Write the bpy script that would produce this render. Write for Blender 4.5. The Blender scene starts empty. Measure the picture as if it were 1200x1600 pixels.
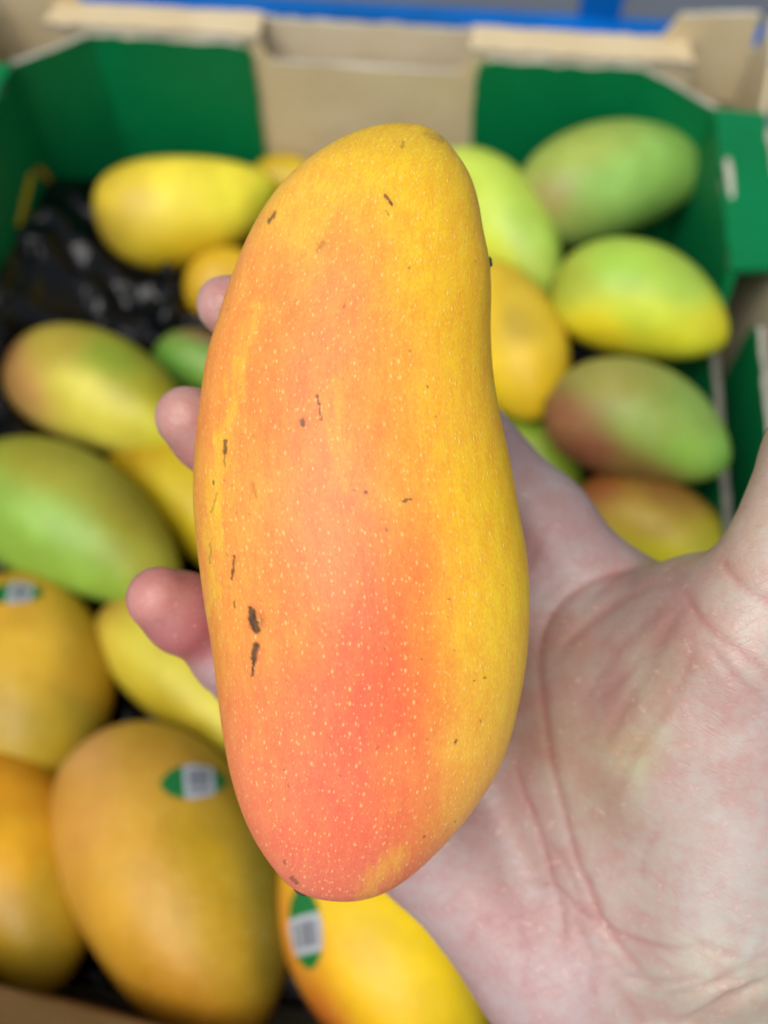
import bpy, math, random
import numpy as np
from mathutils import Matrix, Vector
R = math.radians
random.seed(7); rng = np.random.default_rng(7)
sc = bpy.context.scene
COL = sc.collection

# ------------------------------------------------------------------ camera
F = 1500.0                       # focal length in photo pixels (1200 x 1600)
PITCH = 62.0                     # degrees below the horizontal
CAMZ = 0.435
cam_d = bpy.data.cameras.new('camera'); cam = bpy.data.objects.new('camera', cam_d); COL.objects.link(cam)
cam.location = (0, 0, CAMZ); cam.rotation_euler = (R(90 - PITCH), 0, 0)
cam_d.sensor_fit = 'VERTICAL'; cam_d.sensor_height = 24.0; cam_d.lens = F / 1600 * 24.0
cam_d.clip_start = 0.01; cam_d.clip_end = 200
cam_d.dof.use_dof = True; cam_d.dof.focus_distance = 0.170
cam_d.dof.aperture_fstop = cam_d.lens / 4.1
sc.camera = cam
# ------------------------------------------------------------------ light: bright overcast day
SUN_EL, SUN_AZ = 63.0, 212.0     # azimuth from +Y, clockwise
w = bpy.data.worlds.new('World'); sc.world = w; w.use_nodes = True
nt = w.node_tree; bg = nt.nodes['Background']
sky = nt.nodes.new('ShaderNodeTexSky'); sky.sky_type = 'NISHITA'; sky.sun_disc = False
sky.sun_elevation = R(SUN_EL); sky.sun_rotation = R(SUN_AZ)
sky.dust_density = 4.0; sky.air_density = 1.0; sky.ozone_density = 1.0
hs = nt.nodes.new('ShaderNodeHueSaturation'); hs.inputs['Saturation'].default_value = 0.45   # cloud veil: greyer sky
nt.links.new(sky.outputs[0], hs.inputs['Color']); nt.links.new(hs.outputs[0], bg.inputs['Color'])
bg.inputs['Strength'].default_value = 0.085
sl = bpy.data.lights.new('sun', 'SUN'); sl.energy = 1.5; sl.angle = R(40); sl.color = (1.0, 0.96, 0.9)
sun = bpy.data.objects.new('sun', sl); COL.objects.link(sun)
az, el = R(SUN_AZ), R(SUN_EL)
sdir = Vector((math.sin(az) * math.cos(el), math.cos(az) * math.cos(el), math.sin(el)))
sun.rotation_euler = sdir.to_track_quat('Z', 'Y').to_euler(); sun.location = sdir * 3
vs = sc.view_settings; vs.view_transform = 'Standard'; vs.look = 'None'; vs.gamma = 1.0
vs.use_curve_mapping = False; vs.exposure = 0.44
sc.cycles.max_bounces = 6; sc.cycles.diffuse_bounces = 3; sc.cycles.glossy_bounces = 2; sc.cycles.use_denoising = True

# ------------------------------------------------------------------ helpers
def lin(c):
    c = np.asarray(c, float) / 255.0
    return np.where(c <= 0.04045, c / 12.92, ((c + 0.055) / 1.055) ** 2.4)
def L4(c, k=1.0): return (*[float(v) * k for v in lin(c)], 1.0)
CR = np.array(Matrix.Rotation(R(90 - PITCH), 3, 'X'))
CP = np.array([0, 0, CAMZ])
def ray(px, py):
    return CR @ np.array([(px - 600) / F, (800 - py) / F, -1.0])
def on_z(px, py, z):
    d = ray(px, py); return CP + d * ((z - CAMZ) / d[2])
def at(px, py, depth): return CP + ray(px, py) * depth
def project(P):                                  # world -> photo pixels
    q = (np.asarray(P) - CP) @ CR
    return np.stack([600 + F * q[..., 0] / -q[..., 2], 800 - F * q[..., 1] / -q[..., 2]], -1)
def tag(o, label=None, cat=None, group=None, kind=None):
    if label: o['label'] = label
    if cat: o['category'] = cat
    if group: o['group'] = group
    if kind: o['kind'] = kind
    return o
def mesh_obj(name, V, Fc, mat, parent=None, smooth=True, colors=None, matrix=None):
    me = bpy.data.meshes.new(name)
    V = np.asarray(V, float)
    me.from_pydata(V.tolist() if len(V) < 5000 else V, [], Fc)
    if smooth: me.polygons.foreach_set('use_smooth', np.ones(len(me.polygons), bool))
    for m in (mat if isinstance(mat, (list, tuple)) else [mat]): me.materials.append(m)
    if colors is not None:
        ca = me.color_attributes.new('Col', 'FLOAT_COLOR', 'POINT')
        c4 = np.ones((len(V), 4), np.float32); c4[:, :colors.shape[1]] = colors
        ca.data.foreach_set('color', c4.ravel())
    me.update()
    o = bpy.data.objects.new(name, me); COL.objects.link(o)
    if matrix is not None: o.matrix_world = matrix
    if parent is not None: o.parent = parent
    return o
def empty(name, loc=(0, 0, 0)):
    o = bpy.data.objects.new(name, None); COL.objects.link(o); o.location = loc; o.empty_display_size = 0.02
    return o
def pchip(xs, ys, x):
    xs, ys = np.asarray(xs, float), np.asarray(ys, float)
    h = np.diff(xs); d = np.diff(ys) / h; m = np.zeros_like(ys)
    for i in range(1, len(xs) - 1):
        m[i] = (d[i - 1] * h[i] + d[i] * h[i - 1]) / (h[i - 1] + h[i])
    m[0], m[-1] = d[0], d[-1]
    i = np.clip(np.searchsorted(xs, x) - 1, 0, len(h) - 1); t = (x - xs[i]) / h[i]
    return ((2*t**3 - 3*t**2 + 1) * ys[i] + (t**3 - 2*t**2 + t) * h[i] * m[i]
            + (-2*t**3 + 3*t**2) * ys[i + 1] + (t**3 - t**2) * h[i] * m[i + 1])
def rbf(P, pts, cols, sig):
    """smooth colour field from control points: P (n,d), pts (k,d), cols (k,3)"""
    d2 = ((P[:, None, :] - pts[None]) ** 2).sum(-1)
    wgt = 1.0 / (d2 / sig ** 2 + 0.08) ** 1.6
    return (wgt @ cols) / wgt.sum(1, keepdims=True)

def gauss(P, pts, cols, sig):
    d2 = ((P[:, None, :] - pts[None]) ** 2).sum(-1)
    wgt = np.exp(-d2 / (2 * sig ** 2)) + 1e-5 / (1 + d2 / sig ** 2)
    return (wgt @ cols) / wgt.sum(1, keepdims=True)

# ------------------------------------------------------------------ material building
def new_mat(name):
    m = bpy.data.materials.new(name); m.use_nodes = True
    return m, m.node_tree, m.node_tree.nodes['Principled BSDF']
class N:
    """little node-graph writer"""
    def __init__(s, nt): s.nt = nt
    def n(s, t, **k):
        x = s.nt.nodes.new(t)
        for a, b in k.items(): setattr(x, a, b)
        return x
    def put(s, sock, v):
        if hasattr(v, 'is_output') or isinstance(v, bpy.types.NodeSocket): s.nt.links.new(v, sock)
        else: sock.default_value = v
    def m(s, op, a, b=0.0, c=0.0, clamp=False):
        x = s.n('ShaderNodeMath', operation=op, use_clamp=clamp)
        s.put(x.inputs[0], a); s.put(x.inputs[1], b); s.put(x.inputs[2], c); return x.outputs[0]
    def v(s, op, a, b=(0, 0, 0)):
        x = s.n('ShaderNodeVectorMath', operation=op); s.put(x.inputs[0], a)
        if op == 'SCALE': s.put(x.inputs['Scale'], b)
        else: s.put(x.inputs[1], b)
        return x.outputs['Value'] if op in ('LENGTH', 'DISTANCE', 'DOT_PRODUCT') else x.outputs[0]
    def rng(s, x, a, b, c=0.0, d=1.0, smooth=True):
        r = s.n('ShaderNodeMapRange', interpolation_type='SMOOTHSTEP' if smooth else 'LINEAR')
        s.put(r.inputs[0], x); r.inputs[1].default_value = a; r.inputs[2].default_value = b
        r.inputs[3].default_value = c; r.inputs[4].default_value = d; return r.outputs[0]
    def mix(s, f, a, b, blend='MIX'):
        x = s.n('ShaderNodeMix', data_type='RGBA', blend_type=blend)
        s.put(x.inputs[0], f); s.put(x.inputs[6], a); s.put(x.inputs[7], b); return x.outputs[2]
    def noise(s, vec, scale, detail=3.0, rough=0.55, out=0):
        x = s.n('ShaderNodeTexNoise'); s.put(x.inputs['Vector'], vec)
        x.inputs['Scale'].default_value = scale; x.inputs['Detail'].default_value = detail
        x.inputs['Roughness'].default_value = rough; return x.outputs[out]
    def vor(s, vec, scale, feature='F1', rnd=1.0):
        x = s.n('ShaderNodeTexVoronoi', feature=feature); s.put(x.inputs['Vector'], vec)
        x.inputs['Scale'].default_value = scale; x.inputs['Randomness'].default_value = rnd; return x
    def bump(s, h, dist, strength=1.0, normal=None):
        x = s.n('ShaderNodeBump'); x.inputs['Strength'].default_value = strength
        x.inputs['Distance'].default_value = dist; s.put(x.inputs['Height'], h)
        if normal is not None: s.nt.links.new(normal, x.inputs['Normal'])
        return x.outputs[0]
    def obj(s): return s.n('ShaderNodeTexCoord').outputs['Object']
    def attr(s, name='Col'): return s.n('ShaderNodeVertexColor', layer_name=name).outputs[0]

def paper_mat(name, c, c2, rough=0.75, spec=0.3, fibre=1.0):
    m, nt, b = new_mat(name); g = N(nt); o = g.obj()
    n1 = g.noise(o, 25, 4, 0.6); n2 = g.noise(g.v('MULTIPLY', o, (900, 900, 140)), 1.0, 2)
    f = g.m('ADD', g.m('MULTIPLY', n1, 0.7), g.m('MULTIPLY', n2, 0.3 * fibre))
    nt.links.new(g.mix(g.rng(f, 0.3, 0.72), c, c2), b.inputs['Base Color'])
    b.inputs['Roughness'].default_value = rough; b.inputs['Specular IOR Level'].default_value = spec
    nt.links.new(g.bump(g.m('ADD', n2, g.m('MULTIPLY', g.noise(o, 60, 2), 3.0)), 0.0006, 0.4), b.inputs['Normal'])
    return m
M_KRAFT = paper_mat('kraft_board', L4((200, 180, 140)), L4((214, 197, 160)))
M_KRAFT2 = paper_mat('kraft_board_outer', L4((208, 192, 160)), L4((220, 206, 176)))
M_EDGE = paper_mat('torn_board_edge', L4((150, 145, 132)), L4((206, 202, 188)))
M_EDGE2 = paper_mat('worn_board_edge', L4((92, 90, 84)), L4((132, 128, 118)))
M_GREEN = paper_mat('green_printed_board', L4((0, 112, 62)), L4((0, 124, 72)), rough=0.5, spec=0.18, fibre=0.5)
def plain(name, c, rough=0.5, metallic=0.0, nscale=30, var=0.25, bump=0.0, spec=0.4):
    m, nt, b = new_mat(name); g = N(nt); o = g.obj(); n1 = g.noise(o, nscale, 4)
    cc = L4(c); nt.links.new(g.mix(n1, [v * (1 - var) for v in cc[:3]] + [1], [min(1, v * (1 + var)) for v in cc[:3]] + [1]), b.inputs['Base Color'])
    b.inputs['Roughness'].default_value = rough; b.inputs['Metallic'].default_value = metallic
    b.inputs['Specular IOR Level'].default_value = spec
    if bump: nt.links.new(g.bump(g.noise(o, nscale * 3, 4), bump, 0.6), b.inputs['Normal'])
    return m
M_BLUE = plain('blue_painted_steel', (0, 96, 176), 0.5, 0.0, 14, 0.45, 0.0, 0.2)
M_YPRINT = plain('yellow_print', (214, 178, 20), 0.5)
M_OPRINT = plain('orange_print', (205, 140, 25), 0.5)
M_SHELF = plain('dark_shelf_steel', (58, 62, 68), 0.5, 0.0, 20)
M_STEM = plain('dried_stem', (58, 60, 44), 0.7, 0, 900, 0.5, 0.0004)
M_BEAK = plain('beak_tip', (62, 66, 62), 0.5, 0, 900, 0.4)

def liner_mat():
    m, nt, b = new_mat('black_plastic_film'); g = N(nt); o = g.obj()
    b.inputs['Base Color'].default_value = L4((8, 10, 14)); b.inputs['Roughness'].default_value = 0.27
    b.inputs['Specular IOR Level'].default_value = 0.36
    h = g.m('ADD', g.noise(g.v('MULTIPLY', o, (1.0, 0.55, 1.0)), 34, 2, 0.5), g.m('MULTIPLY', g.noise(o, 90, 2), 0.22))
    nt.links.new(g.bump(h, 0.014, 0.9), b.inputs['Normal']); return m
M_LINER = liner_mat()

def ground_mat():
    m, nt, b = new_mat('pavement'); g = N(nt); o = g.obj()
    n1 = g.noise(o, 2.2, 5, 0.6); n2 = g.noise(o, 60, 3)
    c = g.mix(n1, L4((70, 78, 90)), L4((108, 114, 122)))
    c = g.mix(g.m('MULTIPLY', n2, 0.35), c, L4((60, 66, 76)))
    nt.links.new(c, b.inputs['Base Color']); b.inputs['Roughness'].default_value = 0.85
    nt.links.new(g.bump(n2, 0.003, 0.5), b.inputs['Normal']); return m
M_GROUND = ground_mat()

def mango_mat_small():
    """skin of the mangoes in the box: painted colour field + mottling + lenticels"""
    m, nt, b = new_mat('mango_skin'); g = N(nt); o = g.obj(); c = g.attr()
    inf = g.n('ShaderNodeObjectInfo').outputs['Random']
    off = g.v('ADD', o, g.n('ShaderNodeCombineXYZ').outputs[0])
    cx = g.n('ShaderNodeCombineXYZ'); g.put(cx.inputs[0], inf); g.put(cx.inputs[1], g.m('MULTIPLY', inf, 7.3)); g.put(cx.inputs[2], g.m('MULTIPLY', inf, 3.1))
    off = g.v('ADD', o, cx.outputs[0])
    n1 = g.noise(off, 45, 3); n2 = g.noise(off, 320, 3)
    c1 = g.mix(g.rng(n1, 0.25, 0.75), g.mix(1.0, c, (0.86, 0.83, 0.66, 1), 'MULTIPLY'), g.mix(1.0, c, (1.08, 1.08, 1.0, 1), 'MULTIPLY'))
    c1 = g.mix(g.m('MULTIPLY', g.rng(n2, 0.55, 0.8), 0.14), c1, L4((190, 170, 90)))
    vo = g.vor(off, 420); d = vo.outputs['Distance']
    c1 = g.mix(g.rng(d, 0.10, 0.22, 0.45, 0.0), c1, L4((225, 215, 140)))
    sp = g.noise(off, 95, 4, 0.7)
    c1 = g.mix(g.rng(sp, 0.70, 0.80, 0.0, 0.5), c1, L4((92, 80, 42)))
    nt.links.new(c1, b.inputs['Base Color'])
    b.inputs['Roughness'].default_value = 0.42; b.inputs['Specular IOR Level'].default_value = 0.32
    nt.links.new(g.bump(g.m('ADD', n1, g.m('MULTIPLY', n2, 0.15)), 0.002, 0.35), b.inputs['Normal']); return m
M_MANGO = mango_mat_small()
def sticker_mat():
    m, nt, b = new_mat('printed_sticker'); g = N(nt)
    nt.links.new(g.attr(), b.inputs['Base Color']); b.inputs['Roughness'].default_value = 0.35; return m
M_STICK = sticker_mat()

# ------------------------------------------------------------------ ground and shelf
YAW = R(5.4); OB = np.array([-0.0105, 0.4405]); EU = np.array([math.cos(YAW), -math.sin(YAW)]); EV = np.array([-math.sin(YAW), -math.cos(YAW)])
def bx(u, v, z):
    p = OB + EU * u + EV * v; return (p[0], p[1], z)
FLOOR = -0.035
def slab(name, u0, u1, v0, v1, z0, z1, mat, parent=None):
    V = [bx(u, v, z) for z in (z0, z1) for u, v in ((u0, v0), (u1, v0), (u1, v1), (u0, v1))]
    Fc = [(0, 1, 2, 3), (7, 6, 5, 4), (0, 4, 5, 1), (1, 5, 6, 2), (2, 6, 7, 3), (3, 7, 4, 0)]
    return mesh_obj(name, V, Fc, mat, parent, smooth=False)
GZ = -0.85
tag(mesh_obj('ground', [(-40, -40, GZ), (40, -40, GZ), (40, 40, GZ), (-40, 40, GZ)], [(0, 1, 2, 3)], M_GROUND, smooth=False), kind='structure')
rk = tag(empty('display_rack', bx(0, 0.2, GZ)), 'blue painted steel rack with a dark shelf carrying the mango box', 'rack')
rk_loc = Vector(rk.location)
def under(o, p):
    o.parent = p; o.matrix_parent_inverse = Matrix.Translation(-Vector(p.location)); return o
under(slab('shelf', -0.62, 0.62, -0.09, 0.55, FLOOR - 0.016, FLOOR - 0.001, M_SHELF), rk)
under(slab('back_rail', -0.65, 0.65, -0.104, -0.088, 0.054, 0.067, M_BLUE), rk)
for u in (-0.142, 0.130):
    under(slab('rail_post', u - 0.012, u + 0.012, -0.113, -0.101, FLOOR - 0.02, 0.20, M_BLUE), rk)
for u in (-0.64, 0.64):
    for v in (-0.094, 0.54):
        under(slab('leg', u - 0.012, u + 0.012, v - 0.012, v + 0.012, GZ, 0.047 if v < 0 else FLOOR - 0.0165, M_BLUE), rk)
under(slab('front_rail', -0.627, 0.627, 0.5505, 0.562, FLOOR - 0.03, FLOOR - 0.002, M_BLUE), rk)

# ------------------------------------------------------------------ the cardboard box
box = tag(empty('cardboard_box', bx(0, 0.22, FLOOR)), 'open brown cardboard fruit box lined with green printed panels', 'box')
def panel(name, outline, thick, mats, parent=box):
    """outline: 3-D points of a flat front face (first material), extruded by vector thick; second material on the cut edges"""
    A = np.array(outline, float); B = A + np.array(thick, float); n = len(A)
    Fc = [tuple(range(n)), tuple(range(2 * n - 1, n - 1, -1))] + [(i, n + i, n + (i + 1) % n, (i + 1) % n) for i in range(n)]
    o = mesh_obj(name, np.vstack([A, B]), Fc, mats, None, smooth=False)
    
    mi = [0, 0]
    for i in range(n):
        e = A[(i + 1) % n] - A[i]; flat = abs(e[2]) < 0.5 * np.linalg.norm(e); mi.append(len(mats) - 1 if flat else 0)
    mi = mi; o.data.polygons.foreach_set('material_index', mi); o.data.update()
    return under(o, parent)
def arc(cx, cy, r, a0, a1, k=6):
    return [(cx + r * math.cos(R(a0 + (a1 - a0) * i / k)), cy + r * math.sin(R(a0 + (a1 - a0) * i / k))) for i in range(k + 1)]
def rough_top(pts, j=0.0005, step=0.006):
    """resample an outline's long runs with a little raggedness, as cut corrugated board has"""
    out = []
    for i in range(len(pts)):
        a, b = np.array(pts[i]), np.array(pts[(i + 1) % len(pts)]); k = max(1, int(np.linalg.norm(b - a) / step))
        for q in range(k):
            p = a + (b - a) * q / k
            if q: p = p + rng.normal(0, j, 2)
            out.append(tuple(p))
    return out
ZT = 0.110; Z0 = FLOOR
T_BACK = tuple(np.append(-EV * 0.003, 0))     # away from the inside
T_R = tuple(np.append(EU * 0.0035, 0)); T_L = tuple(np.append(-EU * 0.0035, 0))
green = [M_GREEN, M_EDGE]; kraft = [M_KRAFT, M_EDGE]; kraft2 = [M_KRAFT2, M_EDGE]
# green panels of the back wall, rounded at the hand hole
for s in (-1, 1):
    o2 = [(s * 0.1425, Z0 + 0.001), (s * 0.1425, ZT)] + [(s * x, z) for x, z in arc(0.069, ZT - 0.010, 0.010, 90, 180)] + [(s * 0.059, Z0 + 0.001)]
    panel('green_panel', [bx(u, 0.0, z) for u, z in rough_top(o2)], T_BACK, green)
    # chamfered corner panel
    o3 = rough_top([(0, Z0 + 0.001), (0, ZT), (1, ZT + 0.001), (1, Z0 + 0.001)], 0.0004, 0.15)
    q0, q1 = np.array([s * 0.1422, -0.0004]), np.array([s * 0.1763, 0.0271])
    dv = q1 - q0; nrm = np.array([dv[1], -dv[0]]) * (1 if s > 0 else -1); nrm = nrm / np.linalg.norm(nrm) * 0.003
    panel('corner_panel', [bx(*(q0 + dv * a), z) for a, z in o3], tuple(np.append(EU * nrm[0] + EV * nrm[1], 0)), green)
# kraft back panel with the lowered hand hole, between the green ones
kb = [(-0.168, Z0 + 0.001), (-0.168, ZT + 0.001)] + [(-0.0535, ZT + 0.001)] + arc(-0.0465, 0.1045, 0.006, 180, 270, 4) + arc(0.0465, 0.1045, 0.006, 270, 360, 4) + [(0.0535, ZT + 0.001), (0.168, ZT + 0.001), (0.168, Z0 + 0.001)]
panel('inner_back_panel', [bx(u, -0.0032, z) for u, z in kb], T_BACK, kraft)
panel('outer_back_panel', [bx(u, -0.0215, z) for u, z in rough_top([(-0.203, Z0 + 0.001), (-0.203, ZT), (0.203, ZT), (0.203, Z0 + 0.001)])], T_BACK, kraft2)
for s in (-1, 1):
    panel('top_flange', [bx(s * u, v, ZT + 0.0012) for u, v in rough_top([(0.0545, -0.0025), (0.168, -0.0025), (0.164, -0.021), (0.0545, -0.021)])], (0, 0, 0.003), [M_KRAFT, M_EDGE])
    # raised corner tabs: back one and side one
    panel('corner_tab', [bx(s * u, -0.0212, z) for u, z in rough_top([(0.152, ZT + 0.005), (0.158, ZT + 0.018), (0.196, ZT + 0.021), (0.2, ZT - 0.03), (0.17, ZT - 0.03), (0.17, ZT + 0.0)])], tuple(np.append(EV * 0.003, 0)), kraft)
    panel('corner_tab', [bx(s * 0.2035, v, z) for v, z in rough_top([(-0.0175, Z0 + 0.03), (-0.0175, ZT + 0.021), (0.010, ZT + 0.012), (0.034, ZT - 0.012), (0.034, Z0 + 0.03)])], tuple(np.append(-s * EU * 0.003, 0)), kraft)
# side walls
def side(s):
    T = T_R if s > 0 else T_L
    if s > 0:
        pr = [(0.0265, Z0 + 0.001), (0.0265, ZT), (0.132, ZT), (0.140, 0.080), (0.30, 0.078), (0.308, ZT), (0.434, ZT), (0.434, Z0 + 0.001)]
    else:
        pr = [(0.0265, Z0 + 0.001), (0.0265, ZT), (0.434, ZT), (0.434, Z0 + 0.001)]
    panel('side_panel', [bx(s * 0.176, v, z) for v, z in rough_top(pr)], T, [M_GREEN, M_EDGE2])
    for v0, v1 in (((0.030, 0.1325), (0.3085, 0.430)) if s > 0 else ((0.030, 0.430),)):
        panel('side_flange', [bx(s * u, v, ZT + 0.0006) for u, v in rough_top([(0.1758, v0), (0.1758, v1), (0.1995, v1 - 0.002), (0.1995, v0)])], (0, 0, 0.003), [M_GREEN])
    panel('outer_side_panel', [bx(s * 0.2005, v, z) for v, z in rough_top([(0.036, Z0 + 0.001), (0.036, ZT - 0.001), (0.434, ZT - 0.001), (0.434, Z0 + 0.001)] if s < 0 else
          [(0.036, Z0 + 0.001), (0.036, ZT - 0.001), (0.15, ZT - 0.001), (0.165, 0.094), (0.29, 0.090), (0.305, ZT - 0.001), (0.434, ZT - 0.001), (0.434, Z0 + 0.001)])], T, kraft2)
    if s > 0:
        panel('green_lining', [bx(s * 0.1905, v, z) for v, z in rough_top([(0.146, 0.02), (0.146, 0.092), (0.152, 0.099), (0.29, 0.096), (0.29, 0.02)])], tuple(np.append(EU * 0.003, 0)), green)
side(1); side(-1)
tp = [(1131, 250), (1139, 246), (1144, 262), (1146, 285), (1147, 306), (1141, 312), (1137, 290), (1133, 270)]
panel('torn_patch', [tuple(on_z(x, y, ZT + 0.0040)) for x, y in tp], (0, 0, 0.0003), [M_EDGE])
M_KRAFT_SHADED = paper_mat('kraft_board_shaded', L4((138, 108, 66)), L4((156, 124, 78)))  # kraft of the front wall, with the shade on it put into the colour
vf = lambda u: 0.437 + (u + 0.10) * 0.11
EF = np.append(EV, 0)
panel('front_panel', [bx(u, vf(u), z) for u, z in [(-0.176, Z0 + 0.001), (-0.176, 0.084), (0.176, 0.084), (0.176, Z0 + 0.001)]], tuple(EF * 0.003), [M_KRAFT_SHADED])
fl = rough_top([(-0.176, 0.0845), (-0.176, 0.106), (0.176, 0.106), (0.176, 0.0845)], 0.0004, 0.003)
panel('front_flap', [bx(u, vf(u) + (z - 0.0845) * 0.62, z) for u, z in fl], tuple(EF * 0.003 - np.array([0, 0, 0.0015])), [M_KRAFT_SHADED, M_EDGE])
panel('front_outer_panel', [bx(u, vf(u) + 0.018, z) for u, z in rough_top([(-0.203, Z0 + 0.002), (-0.203, 0.108), (-0.085, 0.107), (-0.078, 0.100), (0.203, 0.100), (0.203, Z0 + 0.001)], 0.0011, 0.0025)], tuple(EF * 0.005), [M_KRAFT_SHADED, M_EDGE])
panel('base_panel', [bx(u, v, Z0 - 0.0005) for u, v in ((-0.2, -0.02), (0.2, -0.02), (0.2, 0.488), (-0.2, 0.45))], (0, 0, 0.001), kraft)
# yellow print on the left wall: strokes lie on the wall plane
def wall_hit(px, py, u):
    d = ray(px, py); n = np.array([EU[0], EU[1], 0]); p0 = np.array(bx(u, 0.1, 0))
    return CP + d * (((p0 - CP) @ n) / (d @ n))
def stroke(pts, wpx, mat):
    pts = np.array(pts, float); t = np.linspace(0, len(pts) - 1, 24)
    c = np.stack([pchip(np.arange(len(pts)), pts[:, 0], t), pchip(np.arange(len(pts)), pts[:, 1], t)], 1)
    tg = np.gradient(c, axis=0); tg /= np.linalg.norm(tg, axis=1, keepdims=True); nn = np.stack([-tg[:, 1], tg[:, 0]], 1)
    wv = wpx * (0.5 + 0.08 * np.sin(t * 2.1))[:, None]
    V = [wall_hit(*p, -0.1757) for p in c + nn * wv] + [wall_hit(*p, -0.1757) for p in c - nn * wv]
    k = len(c); under(mesh_obj('printed_stroke', V, [(i, i + 1, k + i + 1, k + i) for i in range(k - 1)], mat, smooth=False), box)
stroke([(58, 262), (72, 275), (82, 300), (84, 330)], 9, M_OPRINT)
stroke([(50, 270), (40, 310), (29, 352)], 8, M_YPRINT)
stroke([(48, 330), (54, 360), (53, 395)], 7, M_OPRINT)
stroke([(40, 402), (24, 440), (4, 492)], 7, M_YPRINT)
stroke([(20, 455), (8, 500), (-6, 540)], 5, M_YPRINT)

# ------------------------------------------------------------------ mangoes in the box
GR = 'mangoes lying in the box'
def mango_surface(L, W, T, bend, nu=40, nv=56, fat=0.12):
    t = np.linspace(0, math.pi, nv); s = -np.cos(t)                          # s -1 stem end .. 1 tip
    r = np.sin(t) ** (0.90 + 0.16 * (s + 1) / 2) * (1 - fat * s - 0.05 * s ** 3)
    r = r / r.max()
    cy = bend * W * (0.35 - s ** 2) * 0.6 - 0.05 * W * np.sign(bend) * np.clip(s, 0, 1) ** 2
    a = np.linspace(0, 2 * math.pi, nu, endpoint=False)
    X = np.repeat(s * L / 2, nu).reshape(nv, nu)
    ca, sa = np.cos(a), np.sin(a)
    Y = cy[:, None] + r[:, None] * W / 2 * np.sign(ca) * np.abs(ca) ** 0.97
    Z = r[:, None] * T / 2 * np.sign(sa) * np.abs(sa) ** 0.97
    return np.stack([X, Y, Z], -1), s, a
def grid_faces(nv, nu):
    i = np.arange(nv - 1)[:, None] * nu; j = np.arange(nu)[None]; j2 = (j + 1) % nu
    return np.stack([i + j, i + nu + j, i + nu + j2, i + j2], -1).reshape(-1, 4)[:, ::-1].tolist()
MANGOES = []
def mango(A, B, wpx, z, cols, label, bend=0.18, fat=0.20, thick=0.9, zB=None, gain=1.0):
    """A, B: photo pixels of stem end and tip end; z: height of the middle axis above the shelf plane"""
    a, b = on_z(*A, z), on_z(*B, z if zB is None else zB)
    c = (a + b) / 2; X = b - a; L = np.linalg.norm(X); X /= L
    view = CP - c; dist = np.linalg.norm(view); view /= dist
    Z = view - X * (view @ X); Z /= np.linalg.norm(Z); Y = np.cross(Z, X)
    W = 0.93 * wpx * abs((c - CP) @ CR[:, 2]) / F
    S, s, ang = mango_surface(L, W, W * thick, bend, fat=fat)
    V = S.reshape(-1, 3); uv = np.stack([V[:, 0] / (L / 2), V[:, 1] / (W / 2)], 1)
    pts = np.array([q[0] for q in cols], float); cc = np.array([lin(q[1]) for q in cols])
    C = np.minimum(rbf(uv, pts, cc, 0.35) * 0.92 * gain * np.array([1, 1, 0.78]), 0.9)
    Mx = Matrix(((X[0], Y[0], Z[0], c[0]), (X[1], Y[1], Z[1], c[1]), (X[2], Y[2], Z[2], c[2]), (0, 0, 0, 1)))
    o = mesh_obj('mango', V, grid_faces(*S.shape[:2]), M_MANGO, colors=C, matrix=Mx)
    tag(o, label, 'mango', GR)
    # stem scar at the fat end
    e = V[:S.shape[1]].mean(0); rr = W * 0.035; n = 10
    sv = [(e[0] - 0.0012, e[1], e[2])] + [(e[0] - 0.0006 * (k == 0) + 0.0006 * (k == 1), e[1] + rr * (1 + .5 * k) * math.cos(q), e[2] + rr * (1 + .5 * k) * math.sin(q)) for k in (0, 1) for q in np.linspace(0, 2 * math.pi, n, endpoint=False)]
    sf = [(0, 1 + (i + 1) % n, 1 + i) for i in range(n)] + [(1 + i, 1 + (i + 1) % n, 1 + n + (i + 1) % n, 1 + n + i) for i in range(n)]
    mesh_obj('stem_scar', sv, sf, M_STEM, o)
    MANGOES.append((c, X, Y, Z, L, W, thick)); return o, (c, X, Y, Z, L, W, thick, bend, fat)
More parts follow.
